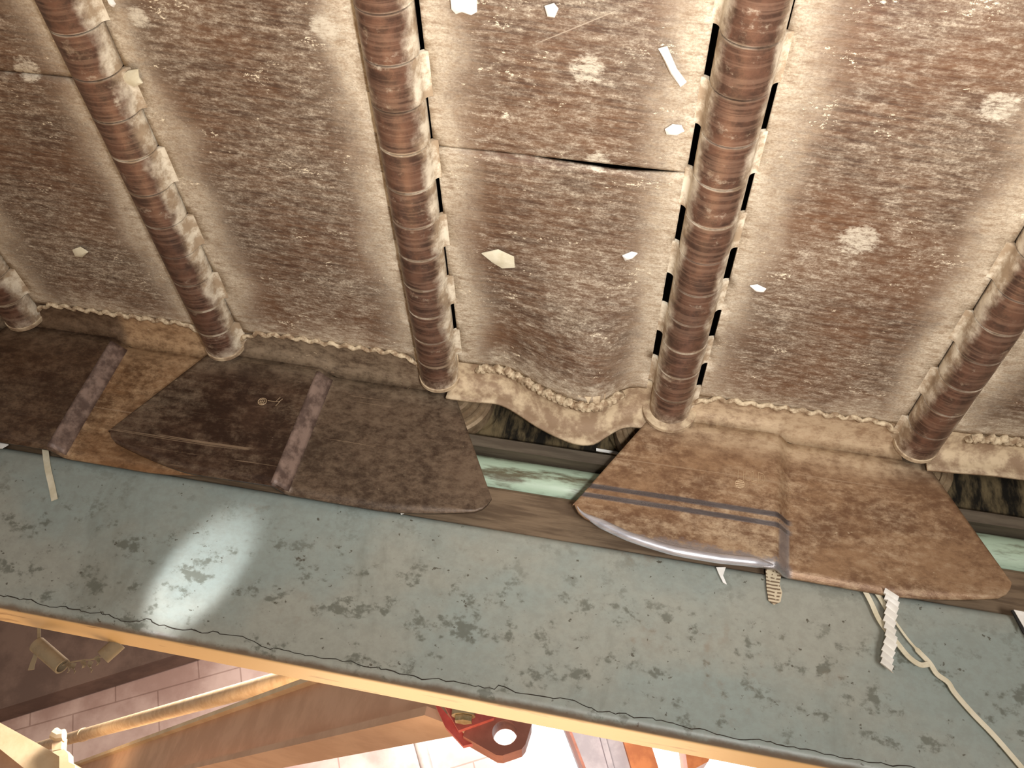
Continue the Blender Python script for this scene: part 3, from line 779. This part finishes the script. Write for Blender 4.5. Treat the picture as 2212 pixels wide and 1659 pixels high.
# ------------------------------------------------------------------ the hall beyond: girder, conduit, bracket, columns
Zt, Zb = 1.40, 1.012
A, B = onZ(690, 1474, Zt), onZ(150, 1662, Zt); d = (B-A); d.z = 0; d.normalize(); nn = Vector((d.y, -d.x, 0))
if nn.y > 0: nn = -nn
A2 = A-d*1.72; B2 = B+d*1.0; org = A2
g = thing('girder', org, 'tan I-section girder slanting across below the grey beam', 'girder')
L_ = lambda o, z: Vector((o.x, o.y, z))
def bar(a, b, w0, w1, z0, z1):
    q = [L_(a+nn*w0, z0), L_(a+nn*w1, z0), L_(a+nn*w1, z1), L_(a+nn*w0, z1)]
    return MB().prism(q, b-a)
part('web', bar(A2, B2, -.03, 0, Zb, Zt), MT['girder'], g, org, 0)
part('top_flange', bar(A2, B2, -.10, .05, Zt, Zt+.035), MT['beige'], g, org, 0)
part('bottom_flange', bar(A2, B2, -.14, .11, Zb-.04, Zb), MT['girder'], g, org, 0)
a, b = onZ(640, 1461, 1.62), onZ(60, 1620, 1.62); org = a
c_ = thing('conduit', org, 'dusty round conduit pipe running just above the girder', 'pipe')
part('tube', MB().tube([a+(a-b)*.12, a, b], .068, 20), MT['pipe'], c_, org)
md = a.lerp(b, .66); part('coupling', MB().tube([md, md+(b-a)*.012], .076, 20), MT['pipe'], c_, org)
# cross beam at the lower left
Yc = 9.0
def poly(pts, Y, depth, name, mat, par=None, org=None, label=None):
    q = [onY(x, y, Y) for x, y in pts]; return MB().prism(q, (0, depth, 0))
q0 = onY(60, 1600, Yc)
cb = thing('cross_beam', q0, 'bright warm-lit beam end at the lower left corner', 'beam')
part('flange', poly([(-60, 1528), (0, 1561), (130, 1633), (128, 1659), (140, 1690), (90, 1690), (0, 1618), (-60, 1585)], Yc, .5, '', ''), MT['beige'], cb, q0, 0)
part('web', poly([(-60, 1585), (0, 1618), (60, 1640), (90, 1690), (-60, 1690)], Yc+.1, .35, '', ''), MT['girder'], cb, q0, 0)
q1 = onY(125, 1610, Yc-.1)
cl = thing('pipe_clamp', q1, 'small dusty clamp holding the conduit on the corner beam', 'clamp')
part('bolt', MB().tube([onY(117, 1584, Yc-.1), onY(128, 1590, Yc-.1), onY(139, 1588, Yc-.1)], .06, 10), MT['beige'], cl, q1)
part('strap', poly([(120, 1590), (134, 1590), (132, 1618), (112, 1622), (112, 1608)], Yc-.12, .12, '', ''), MT['pipe'], cl, q1, 0)
part('plate', poly([(112, 1624), (138, 1618), (147, 1628), (148, 1646), (162, 1653), (162, 1690), (128, 1690), (128, 1634)], Yc-.12, .12, '', ''), MT['beige'], cl, q1, 0)
# red bracket with an eye plate
Yr = 3.72; q0 = onY(1030, 1570, Yr)
br = thing('lifting_bracket', q0, 'red bracket with a round-holed eye plate hanging below the grey beam', 'bracket')
part('side_plate', poly([(940, 1522), (952, 1527), (992, 1574), (1022, 1606), (1000, 1611), (962, 1570)], Yr, .04, '', ''), MT['red'], br, q0, 0)
part('base_plate', poly([(946, 1500), (1100, 1500), (1066, 1551), (990, 1578)], Yr-.10, .035, '', ''), MT['red'], br, q0, 0)
bo = part('bolt', MB().tube([onY(1003, 1520, Yr-.15), onY(1001, 1547, Yr-.15)], .048, 18), MT['brass'], br, q0)
part('nut', MB().tube([onY(1002, 1548, Yr-.15), onY(1001, 1560, Yr-.15)], .038, 6), MT['brass'], bo, q0, 0)
outl = [(1000, 1590), (1004, 1578), (1050, 1530), (1150, 1530), (1148, 1566), (1135, 1608), (1127, 1618), (1085, 1632), (1072, 1631)]
hole = [(1090+27*math.cos(2*PI*i/28), 1583+27*math.sin(2*PI*i/28)*.98) for i in range(28)]
m = MB()
# ring of quads between the hole and the outline, resampled by angle
def out_at(a):
    best = None
    for i in range(len(outl)):
        (x1, y1), (x2, y2) = outl[i], outl[(i+1) % len(outl)]
        dx, dy = math.cos(a), math.sin(a); ex, ey = x2-x1, y2-y1
        den = dx*ey-dy*ex
        if abs(den) < 1e-9: continue
        tt = ((x1-1090)*ey-(y1-1583)*ex)/den; ss = ((x1-1090)*dy-(y1-1583)*dx)/den
        if tt > 0 and -1e-6 <= ss <= 1+1e-6 and (best is None or tt < best): best = tt
    return (1090+best*math.cos(a), 1583+best*math.sin(a))
angs = sorted(set([2*PI*i/36 for i in range(36)] + [math.atan2(y-1583, x-1090) % (2*PI) for x, y in outl])); n = len(angs)
front = [onY(1090+27*math.cos(a), 1583+27*math.sin(a), Yr-.04) for a in angs] + [onY(*out_at(a), Yr-.04) for a in angs]
back = [v+Vector((0, .13, 0)) for v in front]; m.v = front+back
for i in range(n):
    j = (i+1) % n
    m.f += [(i, j, n+j, n+i), (2*n+i, 3*n+i, 3*n+j, 2*n+j), (i, 2*n+i, 2*n+j, j), (n+i, n+j, 3*n+j, 3*n+i)]
part('eye_plate', m, MT['redbrown'], br, q0, 0, label='red-brown eye plate with a large round hole')
# pipe and columns by the window
a, b = onY(833, 1340, 12), onY(1018, 2000, 12)
solo('drain_pipe', MB().tube([a, b], .085, 20), MT['greypipe'], a, 'pale grey round pipe left of the red bracket', 'pipe')
Yk = 13.0; q0 = onY(1320, 1630, Yk)
cr = thing('column', q0, 'slanting grey and orange column in front of the bright window', 'column')
part('grey_face', poly([(1156, 1380), (1289, 1380), (1466, 2000), (1395, 2000)], Yk, .8, '', ''), MT['white_col'], cr, q0, 0, label='pale grey face')
part('rib', poly([(1239, 1380), (1251, 1380), (1419, 2000), (1407, 2000)], Yk-.12, .12, '', ''), MT['white_col'], cr, q0, 0)
part('edge_strip', poly([(1152, 1380), (1158, 1380), (1397, 2000), (1391, 2000)], Yk-.06, .4, '', ''), MT['redbrown'], cr, q0, 0, label='thin brown edge strip')
part('orange_face', poly([(1282, 1380), (1335, 1380), (1530, 2000), (1464, 2000)], Yk-.1, .8, '', ''), MT['orange_col'], cr, q0, 0, label='orange face')
q0 = onY(1500, 1640, Yk)
solo('roof_bracket', poly([(1450, 1400), (1640, 1400), (1530, 1645), (1497, 1662), (1486, 1662)], Yk, .6, '', ''), MT['orange_col'], q0, 'small orange bracket at the bottom edge right of the column', 'bracket', smooth=0)

# shredded card tubes and cords hanging in the left of the hall
Yh = 1.545
a, b = onY(80, 1392, Yh), onY(135, 1440, Yh)
solo('card_tube', MB().hollow(a, b, .0145, .0115), MT['card'], a, 'hanging buff card tube, open end down, at left below the grey beam', 'card tube', 'card tubes hanging below the beam')
a, b = onY(258, 1388, Yh), onY(222, 1420, Yh)
solo('card_tube', MB().hollow(a, b, .014, .011), MT['card'], a, 'smaller card tube touching the grey beam, right of the shreds', 'card tube', 'card tubes hanging below the beam')
p = px([(84, 1352), (84, 1385), (78, 1412), (70, 1435), (67, 1447)], Yh)
solo('cord', strip(p, lambda f: .005+.006*f, facing=(0, 1, 0)), MT['card'], p[0], 'frayed pale cord hanging at the left, beside the card tube', 'cord')
for q, lb in (([(143, 1432), (150, 1440), (147, 1452)], 'pale paper curl just right of the open card tube'), ([(160, 1432), (157, 1442), (162, 1452)], 'middle paper curl of the row below the beam'),
              ([(178, 1427), (182, 1436), (176, 1444)], 'bright paper curl left of the longest curl'), ([(197, 1428), (193, 1438), (198, 1450)], 'longest curl in the row, left of the small tube'), ([(208, 1418), (212, 1428), (210, 1436)], 'paper curl hanging right under the smaller card tube')):
    p = px(q, Yh); solo('paper_curl', strip(p, .0085, tw=2.5), MT['card'], p[0], lb, 'paper curl', 'paper curls below the beam')

p = px([(134, 1437), (150, 1431), (178, 1426), (200, 1424), (224, 1417)], Yh)
solo('thread', strip(p, .002), MT['card'], p[0], 'thin pale thread holding the paper curls between the two card tubes', 'thread')
